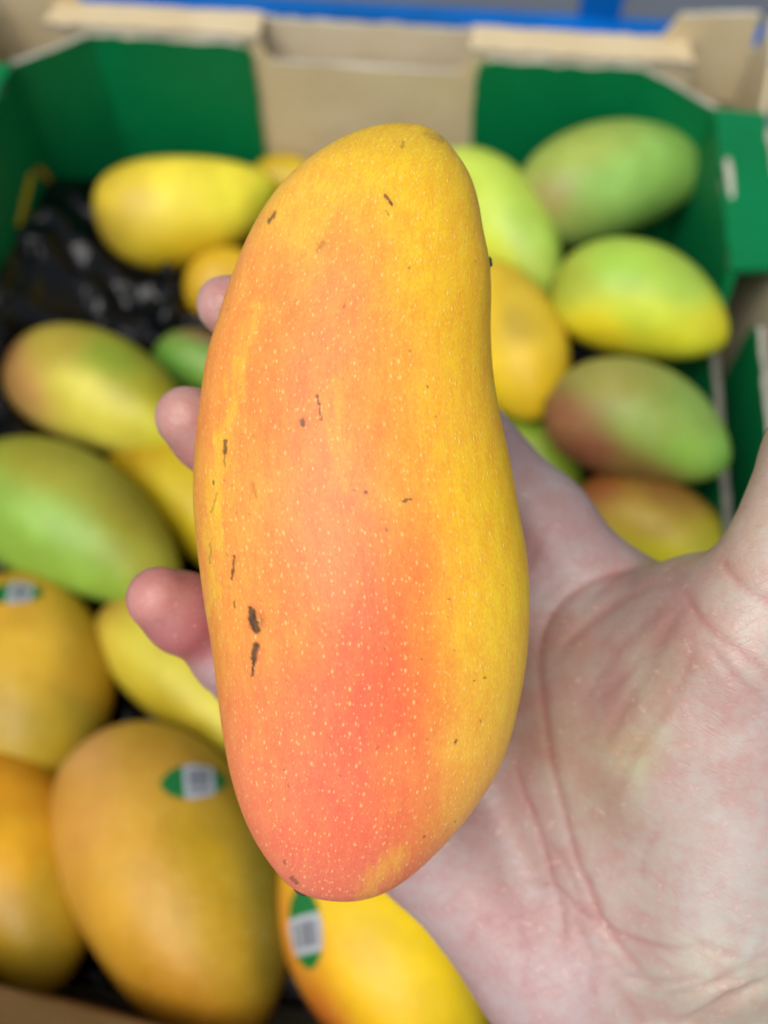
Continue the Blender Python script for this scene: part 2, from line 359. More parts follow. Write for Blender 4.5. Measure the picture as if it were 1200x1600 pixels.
def sticker(o, info, ctr, rot, size=(0.024, 0.0155), band=(-0.28, 0.62), barang=0.0):
    """oval fruit sticker pressed on the skin; ctr in mango-local (x,y) metres fractions"""
    c, X, Y, Z, L, W, th, bend, fat = info
    S, s, ang = mango_surface(L, W, W * th, bend, 160, 200, fat)
    P = S.reshape(-1, 3); P = P[P[:, 2] > 0]
    nu, nv = 44, 26; V = []; C = []; idx = {}; Fc = []
    ca, sa = math.cos(R(rot)), math.sin(R(rot))
    g_col, w_col, k_col = lin((14, 112, 48)), lin((178, 184, 192)), lin((62, 66, 76))  # sticker white greyed: shade over the stickers is painted into it
    for i in range(nu + 1):
        for j in range(nv + 1):
            u, v = i / nu * 2 - 1, j / nv * 2 - 1
            if (u * u + v * v) > 1.02: continue
            x0, y0 = u * size[0] / 2, v * size[1] / 2
            x, y = ctr[0] * L / 2 + ca * x0 - sa * y0, ctr[1] * W / 2 + sa * x0 + ca * y0
            d2 = (P[:, 0] - x) ** 2 + (P[:, 1] - y) ** 2; k = np.argpartition(d2, 6)[:6]; wg = 1 / (d2[k] + 1e-9)
            V.append((x, y, float((P[k, 2] * wg).sum() / wg.sum()) + 0.0005)); idx[i, j] = len(V) - 1
            col = g_col
            if band[0] < u < band[1]:
                col = w_col
                if band[0] + 0.12 < u < band[1] - 0.14 and -0.72 < v < 0.72 and int((v + 1) * 13) % 2 == 0: col = k_col
            C.append(col)
    for i in range(nu):
        for j in range(nv):
            q = [(i, j), (i + 1, j), (i + 1, j + 1), (i, j + 1)]
            if all(p in idx for p in q): Fc.append(tuple(idx[p] for p in q))
    mesh_obj('sticker', V, Fc, M_STICK, o, colors=np.array(C))
def wpt(px, py, info):       # mango-local fractions of a photo pixel (on the axis plane through the front surface)
    c, X, Y, Z, L, W = info[:6]
    d = ray(px, py); p0 = c + Z * W * info[6] * 0.45
    p = CP + d * (((p0 - CP) @ Z) / (d @ Z)) - c
    return (p @ X / (L / 2), p @ Y / (W / 2))

Yl, Or, Gn = (238, 212, 60), (226, 170, 44), (140, 186, 92)
mango((150, 346), (434, 310), 184, 0.040, [((-1, 0), (176, 152, 62)), ((-.6, .3), (214, 186, 66)), ((0, .3), (246, 226, 84)), ((.5, .2), (248, 230, 80)), ((.9, .1), (206, 204, 62)), ((0, -.7), (206, 176, 40))],
      'bright yellow mango against the left green panel at the back of the box', gain=1.12, bend=-0.12)
mango((392, 278), (520, 292), 84, 0.034, [((0, 0), (206, 176, 44))], 'olive yellow mango peeping out behind the bright yellow one by the brown back panel')
mango((287, 452), (440, 432), 112, 0.026, [((0, 0), (222, 178, 44)), ((-.8, -.4), (196, 156, 40))], 'small dull yellow mango end showing above the topmost fingertip')
mango((24, 558), (310, 682), 196, 0.036, [((-1, 0), (188, 132, 98)), ((-.6, -.4), (206, 156, 110)), ((-.4, .5), (180, 162, 74)), ((.1, .6), (132, 152, 50)), ((0, -.1), (214, 206, 88)), ((.3, -.6), (214, 206, 92)), ((.7, .5), (150, 144, 34)), ((.8, -.2), (196, 190, 60))],
      'yellow and green mango with a tan blush at its left end below the black plastic', gain=1.1, bend=0.1)
mango((246, 545), (400, 600), 104, 0.018, [((-.4, -.3), (96, 146, 64)), ((0, .95), (124, 98, 84)), ((0, .3), (104, 146, 66)), ((.5, -.2), (110, 150, 66))], 'small dark green mango glimpsed between the two upper fingertips', gain=1.2)
mango((-50, 738), (286, 905), 236, 0.042, [((-.6, -.3), (146, 190, 90)), ((-.2, .6), (164, 160, 62)), ((.1, -.2), (150, 194, 94)), ((.6, .5), (150, 140, 44)), ((.95, 0), (158, 156, 56)), ((.4, -.6), (146, 186, 84))],
      'large green mango with an olive upper side at the left edge', gain=1.0, bend=0.1)
mango((196, 690), (440, 905), 175, 0.018, [((0, 0), (206, 182, 30)), ((-.8, 0), (186, 150, 26))], 'golden yellow mango wedged between the large green mango and the held one', gain=1.0)
o8, i8 = mango((14, 905), (84, 1236), 266, 0.032, [((-.5, 0), (222, 172, 60)), ((0, .2), (224, 180, 62)), ((.3, .6), (204, 158, 44)), ((.8, 0), (176, 150, 44)), ((.6, .5), (166, 144, 50))],
      'orange mango at the left edge with a sticker near its top', gain=1.0, bend=0.05, fat=0.0)
mango((172, 948), (450, 1205), 178, 0.030, [((-1, 0), (196, 160, 74)), ((-.4, 0), (212, 200, 78)), ((.2, 0), (218, 206, 70)), ((.2, -.7), (190, 170, 50))], 'pale yellow mango under the lowest fingertip beside the held mango', bend=0.12)
o10, i10 = mango((158, 1150), (412, 1612), 346, 0.045, [((-.9, -.2), (214, 160, 104)), ((-.5, -.5), (206, 150, 74)), ((-.6, .3), (206, 158, 60)), ((0, -.3), (216, 164, 58)), ((.1, .3), (194, 156, 34)), ((.5, .7), (120, 118, 44)), ((.5, .1), (200, 158, 40)), ((.8, .4), (112, 108, 40)), ((.7, -.5), (208, 148, 44))],
      'biggest orange mango low on the left with a sticker and a greenish lower end', gain=1.0, bend=0.06, fat=0.04)
mango((-52, 1172), (108, 1536), 246, 0.040, [((-.5, .3), (226, 158, 26)), ((0, 0), (226, 166, 30)), ((.6, .2), (190, 154, 40)), ((.9, 0), (160, 134, 36))], 'deep golden mango cut off by the left edge near the bottom corner', gain=1.0, bend=0.1, fat=0.02)
o12, i12 = mango((490, 1290), (740, 1680), 330, 0.048, [((-.4, 0), (250, 212, 34)), ((.2, .2), (250, 212, 30)), ((.2, -.4), (248, 200, 30)), ((.2, -.95), (222, 126, 56)), ((-.5, -.9), (224, 150, 60)), ((.8, 0), (240, 206, 40)), ((.7, .6), (180, 160, 40))],
      'vivid yellow mango with a sticker below the held mango at the bottom', bend=0.05, fat=0.04)
mango((672, 262), (876, 446), 180, 0.062, [((0, 0), (196, 216, 96)), ((.5, .3), (170, 206, 100)), ((.4, -.4), (206, 216, 76)), ((.9, 0), (170, 196, 90))], 'pale lime green mango half hidden behind the upper right of the held mango', gain=1.08, bend=0.12)
mango((812, 322), (1108, 244), 192, 0.072, [((-.95, 0), (160, 150, 100)), ((-.5, .6), (160, 180, 96)), ((-.3, 0), (152, 200, 116)), ((.3, 0), (148, 198, 112)), ((.8, 0), (128, 178, 104)), ((.2, -.7), (120, 164, 86))],
      'green mango resting in the far right corner of the box', gain=1.0, bend=0.08)
mango((722, 420), (862, 642), 186, 0.070, [((0, 0), (240, 200, 52)), ((.3, -.4), (244, 206, 44)), ((.2, .25), (190, 164, 62)), ((.6, 0), (238, 200, 42))], 'plump yellow mango with grey bruises right of the held mango', gain=1.1, bend=0.05, fat=0.0)
mango((866, 436), (1144, 514), 192, 0.090, [((-.3, .4), (156, 196, 84)), ((.3, .5), (158, 192, 86)), ((0, -.2), (206, 222, 76)), ((-.3, -.6), (232, 214, 48)), ((.4, -.5), (220, 220, 60)), ((.9, 0), (206, 200, 52)), ((-.9, 0), (166, 180, 70))],
      'lime green mango with a yellow underside pointing at the right box wall', gain=1.08, bend=0.1, fat=0.16)
mango((856, 622), (1146, 706), 200, 0.088, [((-.8, -.2), (160, 106, 84)), ((-.4, -.6), (150, 92, 76)), ((-.5, .5), (164, 160, 92)), ((0, 0), (152, 176, 92)), ((.5, -.2), (146, 190, 88)), ((.6, .5), (136, 172, 94)), ((.2, -.8), (140, 110, 70)), ((.9, -.1), (128, 178, 90))],
      'green mango with a brownish red left end below the lime green one', gain=1.0, bend=0.1, fat=0.14)
mango((770, 672), (914, 766), 126, 0.034, [((0, 0), (150, 180, 62))], 'small green mango sliver between the index finger and the blushed mango')
mango((900, 772), (1172, 908), 180, 0.060, [((-.9, .3), (160, 92, 58)), ((-.2, .8), (150, 108, 58)), ((-.2, .1), (190, 158, 52)), ((.1, -.3), (206, 196, 40)), ((.6, .3), (166, 160, 50)), ((.6, -.3), (190, 186, 44))],
      'red topped yellow green mango just above the web of the thumb', bend=0.1)
sticker(o10, i10, wpt(302, 1218, i10), 67, (0.024, 0.0145))
sticker(o12, i12, wpt(474, 1448, i12), -25, (0.027, 0.0125))
sticker(o8, i8, wpt(24, 922, i8), 75, (0.022, 0.013))

# ------------------------------------------------------------------ black plastic liner: one crumpled sheet the fruit is bedded in
def liner():
    nx, ny = 150, 190
    u = np.linspace(-0.1745, 0.1745, nx); v = np.linspace(0.003, 0.436, ny); U, Vv = np.meshgrid(u, v, indexing='ij')
    keep = (np.abs(U) - 0.1435) * 0.0255 / 0.031 - Vv < 0.001
    PX = OB[0] + EU[0] * U + EV[0] * Vv; PY = OB[1] + EU[1] * U + EV[1] * Vv
    H = 0.012 + 0 * U
    for k in range(110):                                   # crumples: random short ridges
        cu, cv = (rng.uniform(-.18, .18), rng.uniform(0, .44)) if k < 60 else (rng.uniform(-.175, -.04), rng.uniform(.02, .21)); an = rng.uniform(0, math.pi); ln = rng.uniform(.015, .05)
        du, dv = U - cu, Vv - cv; al = du * math.cos(an) + dv * math.sin(an); ac = -du * math.sin(an) + dv * math.cos(an)
        H += rng.uniform(.002, .006) * (1.0 if k < 60 else 1.4) * np.exp(-(al / ln) ** 2 - (ac / .006) ** 2)
    H += 0.055 * np.exp(-((U + 0.20) / .05) ** 2) * np.exp(-((Vv - 0.12) / .12) ** 2)     # pushed up along the left wall
    for (c, X, Y, Z, L, W, th) in MANGOES:                # bedded under every mango
        dx, dy = PX - c[0], PY - c[1]; h = np.array([X[0], X[1]]); hl = np.linalg.norm(h); h /= hl
        al = (dx * h[0] + dy * h[1]) / (L * hl / 2 + .004); ac = (-dx * h[1] + dy * h[0]) / (W / 2 + .004)
        q = np.clip(1 - al ** 2 - ac ** 2, 0, 1)
        low = c[2] + X[2] / hl * (al * L * hl / 2) - W * 0.5 * np.sqrt(q) - 0.002
        H = np.where(al ** 2 + ac ** 2 < 1, np.minimum(H, low), H)
    H = np.maximum(H, FLOOR + 0.004)
    V = np.stack([PX, PY, H], -1).reshape(-1, 3)
    Fc = [(i * ny + j, i * ny + j + 1, (i + 1) * ny + j + 1, (i + 1) * ny + j) for i in range(nx - 1) for j in range(ny - 1) if keep[i, j] and keep[i + 1, j] and keep[i, j + 1] and keep[i + 1, j + 1]]
    Fc = [f[::-1] for f in Fc]
    tag(mesh_obj('plastic_liner', V, Fc, M_LINER), 'crumpled black plastic sheet under the mangoes in the box', 'liner')
liner()

# ------------------------------------------------------------------ held mango and hand share a local frame (mm): x right, y up, z to the camera
D0 = 186.0
HM = Matrix.Translation(Vector(CP + CR @ np.array([0, 0, -D0 / 1000]))) @ Matrix.Rotation(R(90 - PITCH), 4, 'X')
def loc(px, py, z=0.0):
    k = (D0 - z) / F; return np.array([(px - 600) * k, (800 - py) * k, z])
def loc_px(P):
    k = F / (D0 - P[:, 2]); return np.stack([600 + P[:, 0] * k, 800 - P[:, 1] * k], 1)
LEFT = [(513, 231), (443, 287), (392, 362), (364, 427), (341, 497), (324, 553), (313, 623), (304, 707), (302, 787), (307, 848), (316, 921), (331, 1017), (345, 1129), (360, 1211), (384, 1283), (420, 1346), (464, 1390), (500, 1402)]
RIGHT = [(683, 208), (714, 241), (737, 278), (749, 315), (758, 367), (767, 410), (769.5, 450), (769, 525), (773, 586), (783, 647), (798, 717), (813, 800), (826, 877), (829, 945), (824, 1032), (809, 1114), (787, 1187), (744, 1259), (696, 1317), (647, 1365), (589, 1399)]
TOP, BOT = (634, 195), (541, 1407)
def vnoise(x, y, seed=0):
    """smooth 2-D value noise, 0..1"""
    r_ = np.random.default_rng(seed).random((256, 256)); xi, yi = np.floor(x).astype(int), np.floor(y).astype(int); fx, fy = x - xi, y - yi
    fx, fy = fx * fx * (3 - 2 * fx), fy * fy * (3 - 2 * fy); g_ = lambda a, b: r_[a % 256, b % 256]
    return (g_(xi, yi) * (1 - fx) + g_(xi + 1, yi) * fx) * (1 - fy) + (g_(xi, yi + 1) * (1 - fx) + g_(xi + 1, yi + 1) * fx) * fy
def held_mango():
    y0, y1 = TOP[1], BOT[1]; tt = lambda y: np.arccos(np.clip(1 - 2 * (np.asarray(y, float) - y0) / (y1 - y0), -1, 1))
    nv, nf, nb = 620, 330, 70; nu = nf + nb; t = np.linspace(0, math.pi, nv)
    t = t + 0.16 * np.sin(2 * t)                                # more even spacing along the length
    lp = np.array([TOP] + LEFT + [BOT]); rp = np.array([TOP] + RIGHT + [BOT])
    xl = pchip(tt(lp[:, 1]), lp[:, 0], t); xr = pchip(tt(rp[:, 1]), rp[:, 0], t)
    for _ in range(40):
        for q in (xl, xr): q[1:-1] = 0.25 * q[:-2] + 0.5 * q[1:-1] + 0.25 * q[2:]
    y = y0 + (y1 - y0) * (1 - np.cos(t)) / 2
    hw = (xr - xl) / 2; cx = (xr + xl) / 2
    k = D0 / F; fl = 0.985                                     # silhouettes lie a touch in front of the middle plane
    X0, Yc, HW = (cx - 600) * k, (801 - y) * k * 0.991, hw * k * fl
    HD = HW * 0.82
    a = np.concatenate([np.linspace(0, math.pi, nf, endpoint=False), np.linspace(math.pi, 2 * math.pi, nb, endpoint=False)])
    ca, sa = np.cos(a), np.sin(a); e = 0.95
    Xs = X0[:, None] + HW[:, None] * np.sign(ca) * np.abs(ca) ** e
    Zs = HD[:, None] * np.sign(sa) * np.abs(sa) ** e
    Ys = np.repeat(Yc[:, None], nu, 1)
    arc_ = np.zeros((nv, nu)); seg_ = np.hypot(np.diff(Xs, axis=1), np.diff(Zs, axis=1)); arc_[:, 1:] = np.cumsum(seg_, 1)
    arc_ -= arc_[:, nf // 2][:, None]
    V = np.stack([Xs, Ys, Zs], -1).reshape(-1, 3)
    px = np.stack([600 + V[:, 0] / k, 800 - V[:, 1] / k], 1)
    # the flanks shrink a little in perspective: use true photo pixels for the front
    fr = V[:, 2] > 0; px[fr] = loc_px(V[fr])
    bulge = 0.22 * np.sin(V[:, 1] * 0.09 + 1.0) * np.sin(V[:, 0] * 0.11) + 0.10 * np.sin(V[:, 1] * .21 + V[:, 0] * .17)
    V[:, 2] += bulge * np.clip(np.abs(V[:, 2]) / 20, 0, 1)
    ctl = [((630, 205), (204, 172, 30)), ((590, 232), (230, 188, 44)), ((690, 255), (232, 192, 36)), ((735, 330), (240, 194, 40)), ((752, 450), (244, 192, 34)), ((760, 560), (248, 196, 32)), ((785, 740), (250, 202, 26)), ((812, 880), (248, 210, 30)), ((812, 1000), (246, 212, 44)), ((785, 1130), (244, 204, 62)), ((735, 1230), (246, 198, 72)), ((800, 800), (252, 206, 24)), ((820, 940), (250, 214, 34)), ((800, 1080), (248, 210, 50)), ((765, 1190), (246, 204, 62)), ((640, 230), (226, 190, 36)), ((700, 330), (240, 196, 40)), ((600, 280), (240, 190, 48)), ((770, 480), (246, 194, 30)), ((775, 850), (250, 204, 36)), ((782, 960), (248, 202, 44)), ((776, 1060), (246, 198, 54)), ((750, 690), (248, 198, 38)), ((730, 560), (248, 196, 40)), ((520, 470), (252, 144, 74)), ((450, 520), (252, 144, 78)), ((470, 660), (252, 136, 76)), ((540, 760), (250, 132, 74)),
           ((560, 290), (242, 186, 60)), ((470, 310), (244, 188, 70)), ((640, 360), (246, 190, 54)), ((690, 480), (248, 190, 52)), ((560, 390), (250, 170, 74)), ((410, 430), (250, 172, 84)), ((480, 430), (252, 156, 84)), ((510, 500), (252, 142, 80)), ((470, 570), (252, 134, 80)), ((370, 560), (250, 164, 80)), ((345, 640), (250, 158, 84)),
           ((600, 540), (250, 172, 70)), ((690, 620), (250, 188, 62)), ((560, 640), (250, 160, 76)), ((420, 650), (252, 142, 82)), ((640, 740), (250, 170, 70)), ((720, 780), (250, 184, 60)), ((500, 740), (250, 142, 80)), ((400, 760), (252, 154, 86)), ((345, 720), (244, 172, 70)), ((328, 820), (244, 172, 70)), ((326, 920), (246, 168, 74)), ((335, 1010), (246, 168, 76)),
           ((560, 850), (250, 128, 78)), ((470, 860), (250, 142, 82)), ((380, 880), (252, 158, 88)), ((650, 880), (250, 148, 72)), ((730, 900), (248, 178, 66)), ((590, 960), (248, 112, 76)), ((600, 1060), (244, 102, 76)), ((540, 1130), (242, 104, 82)), ((500, 1000), (248, 124, 80)), ((420, 1000), (250, 154, 86)), ((690, 1020), (248, 132, 72)), ((750, 1060), (246, 176, 76)), ((385, 1110), (250, 154, 94)), ((450, 1120), (248, 134, 90)), ((640, 1140), (246, 116, 82)), ((715, 1160), (246, 154, 80)),
           ((375, 1200), (250, 146, 106)), ((420, 1260), (248, 138, 104)), ((520, 1230), (246, 118, 90)), ((610, 1240), (246, 116, 88)), ((685, 1250), (246, 146, 86)), ((480, 1330), (244, 128, 106)), ((560, 1340), (242, 120, 104)), ((630, 1320), (244, 132, 90)), ((540, 1392), (232, 122, 104)), ((475, 1376), (236, 130, 104))]
    pts = np.array([c[0] for c in ctl], float); cc = np.array([lin(c[1]) for c in ctl])
    nvt = len(V); C = np.empty((nvt, 3))
    warp = np.stack([vnoise(px[:, 0] / 60, px[:, 1] / 110, 1), vnoise(px[:, 0] / 60, px[:, 1] / 110, 2)], 1) - 0.5
    pw = px + warp * np.array([50, 90])
    for i in range(0, nvt, 16000): C[i:i + 16000] = gauss(pw[i:i + 16000], pts, cc, 58)
    wr = np.clip((0.62 - C[:, 1] / C[:, 0]) / 0.3, 0, 1); C[:, 1] *= 1.0 - 0.07 * wr; C[:, 2] *= 1.0 - 0.22 * wr; C[:, 0] *= 1.0 - 0.09 * wr
    def segd(p, q, Q):
        p, q = np.array(p, float), np.array(q, float); ba = q - p; h = np.clip((Q - p) @ ba / (ba @ ba + 1e-9), 0, 1)
        return np.linalg.norm(Q - p - h[:, None] * ba, axis=1)
    sstep = lambda x, lo_, hi_: (lambda u: u * u * (3 - 2 * u))(np.clip((x - lo_) / (hi_ - lo_), 0, 1))
    # yellow streaks
    wob = (vnoise(px[:, 0] / 9, px[:, 1] / 40, 3) - 0.5) * 26 + (vnoise(px[:, 0] / 4, px[:, 1] / 14, 4) - 0.5) * 12
    Qs = px + np.stack([wob, np.zeros(nvt)], 1)
    for (p, q, wd, am) in (((374, 570), (352, 690), 13, .6), ((350, 690), (332, 800), 13, .7), ((332, 800), (328, 960), 9, .75), ((620, 1335), (572, 1400), 17, .5), ((520, 600), (535, 760), 15, .3), ((400, 480), (372, 560), 12, .35)):
        m_ = 0.85 * am * (1 - sstep(segd(p, q, Qs) / wd, 0.0, 1.7)); C = C * (1 - m_[:, None]) + lin((242, 194, 60)) * m_[:, None]
    # scars and specks
    jt = np.stack([vnoise(px[:, 0] / 3, px[:, 1] / 4, 5) - .5, vnoise(px[:, 0] / 3, px[:, 1] / 4, 6) - .5], 1) * 3.2
    Qm = px + jt
    MK = [((390, 950), (394, 972), 3.4, .95), ((394, 966), (401, 984), 7.2, .95), ((396, 956), (399, 975), 5.2, .95), ((400, 1008), (397, 1028), 6.0, .95), ((397, 1030), (394, 1055), 2.6, .95), ((352, 690), (351, 708), 4.0, .8), ((350, 712), (352, 730), 1.8, .6), ((366, 868), (363, 905), 2.4, .85), ((367, 940), (366, 950), 1.8, .7),
          ((602, 305), (613, 320), 2.6, .9), ((603, 328), (608, 337), 1.6, .5), ((429, 334), (420, 347), 3.6, .7), ((505, 380), (497, 393), 4.5, .35), ((495, 616), (502, 654), 1.7, .9), ((473, 657), (473, 664), 4.4, .85), ((572, 769), (572, 769.5), 3.0, .95), ((555, 766), (555, 767), 2.0, .8), ((630, 783), (642, 780), 2.3, .85), ((712, 1159), (712, 1159.5), 3.2, .9), ((742, 1064), (742, 1064.5), 2, .8), ((758, 1058), (758, 1058.5), 2.2, .8),
          ((333, 752), (334, 757), 2.2, .8), ((340, 770), (330, 800), 1.8, .5), ((329, 850), (328, 880), 2.2, .4), ((395, 755), (400, 775), 3.4, .3), ((444, 1346), (446, 1350), 2.4, .6), ((456, 1372), (464, 1380), 4, .55), ((660, 1030), (660, 1030.5), 1.6, .6), ((410, 960), (412, 975), 7, .22), ((690, 218), (668, 210), 7, .3), ((630, 224), (628, 230), 3.4, .4), ((370, 800), (370, 800.5), 2, .6), ((390, 980), (408, 970), 4, .2)]
    rr_ = np.random.default_rng(11)
    for _ in range(70):      # scattered pin-pricks
        x_, y_ = rr_.uniform(330, 800), rr_.uniform(230, 1380); MK.append(((x_, y_), (x_ + rr_.normal(0, .5), y_ + rr_.uniform(.3, 2.5)), rr_.uniform(1.1, 2.0), rr_.uniform(.25, .75)))
    dark = lin((88, 62, 42))[None] * (0.7 + 0.9 * vnoise(px[:, 0] / 4, px[:, 1] / 9, 7))[:, None]
    for (p, q, wd, am) in [(p_, q_, w_ * 1.7 + 2, a_ * .30) for p_, q_, w_, a_ in MK if w_ > 2.4]:      # tan rims round the scars
        near = np.where(fr & (np.abs(px - np.array(p)).max(1) < 70))[0]
        m_ = am * (1 - sstep(segd(p, q, Qm[near]) / wd, 0.3, 1.1)); C[near] = C[near] * (1 - m_[:, None]) + lin((176, 112, 60)) * m_[:, None]
    for (p, q, wd, am) in MK:
        c0 = np.array(p); near = np.where(fr & (np.abs(px - c0).max(1) < 60))[0]
        if len(near) == 0: continue
        m_ = am * (1 - sstep(segd(p, q, Qm[near]) / wd, 0.5, 1.1)); C[near] = C[near] * (1 - m_[:, None]) + dark[near] * m_[:, None]
    o = mesh_obj('mango', V / 1000, grid_faces(nv, nu), held_mat(), colors=C, matrix=HM)
    at_ = o.data.attributes.new('skin_map', 'FLOAT_VECTOR', 'POINT'); sm = np.zeros((nvt, 3), np.float32); sm[:, 0] = arc_.ravel(); sm[:, 1] = V[:, 1]; sm[:, 2] = 0
    at_.data.foreach_set('vector', sm.ravel())
    tag(o, 'large ripe orange and yellow mango with a red blush held in the hand', 'mango')
    return o, None
def held_mat():
    m, nt, b = new_mat('ripe_mango_skin'); g = N(nt); c = g.attr()
    sv = g.n('ShaderNodeAttribute', attribute_name='skin_map').outputs['Vector']      # millimetres along the skin
    n_str = g.noise(g.v('MULTIPLY', sv, (1.1, 0.22, 1)), 1.0, 3, 0.6)
    n_fine = g.noise(g.v('MULTIPLY', sv, (2.4, 1.2, 1)), 1.0, 3, 0.6)
    n_mid = g.noise(g.v('MULTIPLY', sv, (0.32, 0.16, 1)), 1.0, 4, 0.65)
    f = g.m('ADD', g.m('MULTIPLY', n_str, 0.22), g.m('ADD', g.m('MULTIPLY', n_fine, 0.38), g.m('MULTIPLY', n_mid, 0.40)))
    c1 = g.mix(g.rng(f, 0.38, 0.62), g.mix(1.0, c, (0.98, 0.82, 0.94, 1), 'MULTIPLY'), g.mix(1.0, c, (1.03, 1.14, 1.02, 1), 'MULTIPLY'))
    def dots(scale, r0, r1, keep0, keep1, seed):
        vo = g.n('ShaderNodeTexVoronoi', voronoi_dimensions='2D'); g.put(vo.inputs['Vector'], g.v('ADD', g.v('MULTIPLY', sv, scale), (seed, seed * .7, 0))); vo.inputs['Scale'].default_value = 1.0
        rn = g.n('ShaderNodeSeparateColor'); g.put(rn.inputs[0], vo.outputs['Color'])
        d = g.m('DIVIDE', vo.outputs['Distance'], g.m('ADD', r0, g.m('MULTIPLY', rn.outputs[0], r1)))
        return g.m('MULTIPLY', g.rng(d, 0.35, 1.15, 1, 0), g.rng(rn.outputs[1], keep0, keep1, 0.1, 1)), rn
    l1, r1 = dots((0.64, 0.38, 0), 0.06, 0.13, 0.1, 0.8, 3.0)
    l2, r2 = dots((0.98, 0.58, 0), 0.085, 0.13, 0.2, 0.9, 11.0)
    sr = g.n('ShaderNodeSeparateColor'); g.put(sr.inputs[0], c); ok = g.rng(sr.outputs[0], 0.25, 0.6)      # no pores on the corky scars
    l1 = g.m('MULTIPLY', l1, ok); l2 = g.m('MULTIPLY', l2, ok)
    pale = g.mix(0.70, c1, L4((255, 220, 124)))
    dens = g.rng(g.noise(sv, 0.06, 2), 0.3, 0.65, 0.55, 1.0)
    c1 = g.mix(g.m('MULTIPLY', g.m('MULTIPLY', l2, 0.85), dens), c1, pale); c1 = g.mix(g.m('MULTIPLY', l1, 0.60), c1, g.mix(0.5, pale, L4((255, 222, 150))))
    nt.links.new(c1, b.inputs['Base Color'])
    b.inputs['Roughness'].default_value = 0.40; b.inputs['Specular IOR Level'].default_value = 0.30
    h = g.m('ADD', g.m('MULTIPLY', l1, 0.4), g.m('ADD', g.m('MULTIPLY', n_fine, 0.4), g.m('MULTIPLY', n_mid, 1.0)))
    nt.links.new(g.bump(h, 0.00022, 0.6), b.inputs['Normal'])
    return m
hm, HP = held_mango()
def nub(name, ctr, axis, r, h, mat, parent, flare=0.6):
    ax = Vector(axis).normalized(); q = ax.to_track_quat('Z', 'Y'); n, prof = 14, ((1.25, -0.6), (1.0, 0.15), (0.92, 0.6), (flare, 0.92), (0.0, 1.0))
    V = []
    for k, (rr, zz) in enumerate(prof):
        for i in range(n):
            a = 2 * math.pi * i / n; j = 1 + 0.12 * math.sin(3 * a + k)
            V.append(Vector(ctr) + q @ Vector((r * rr * j * math.cos(a), r * rr * j * math.sin(a), h * zz)))
    Fc = [(k * n + i, k * n + (i + 1) % n, (k + 1) * n + (i + 1) % n, (k + 1) * n + i) for k in range(len(prof) - 1) for i in range(n)]
    return mesh_obj(name, [tuple(v) for v in V], Fc, mat, parent)
nub('stem_scar', loc(474, 1386) / 1000, (-0.35, -1, 0.1), 0.0022, 0.0012, M_STEM, hm, 0.75)
nub('beak', loc(763.5, 410) / 1000, (1, 0.1, 0.25), 0.0010, 0.0007, M_BEAK, hm)

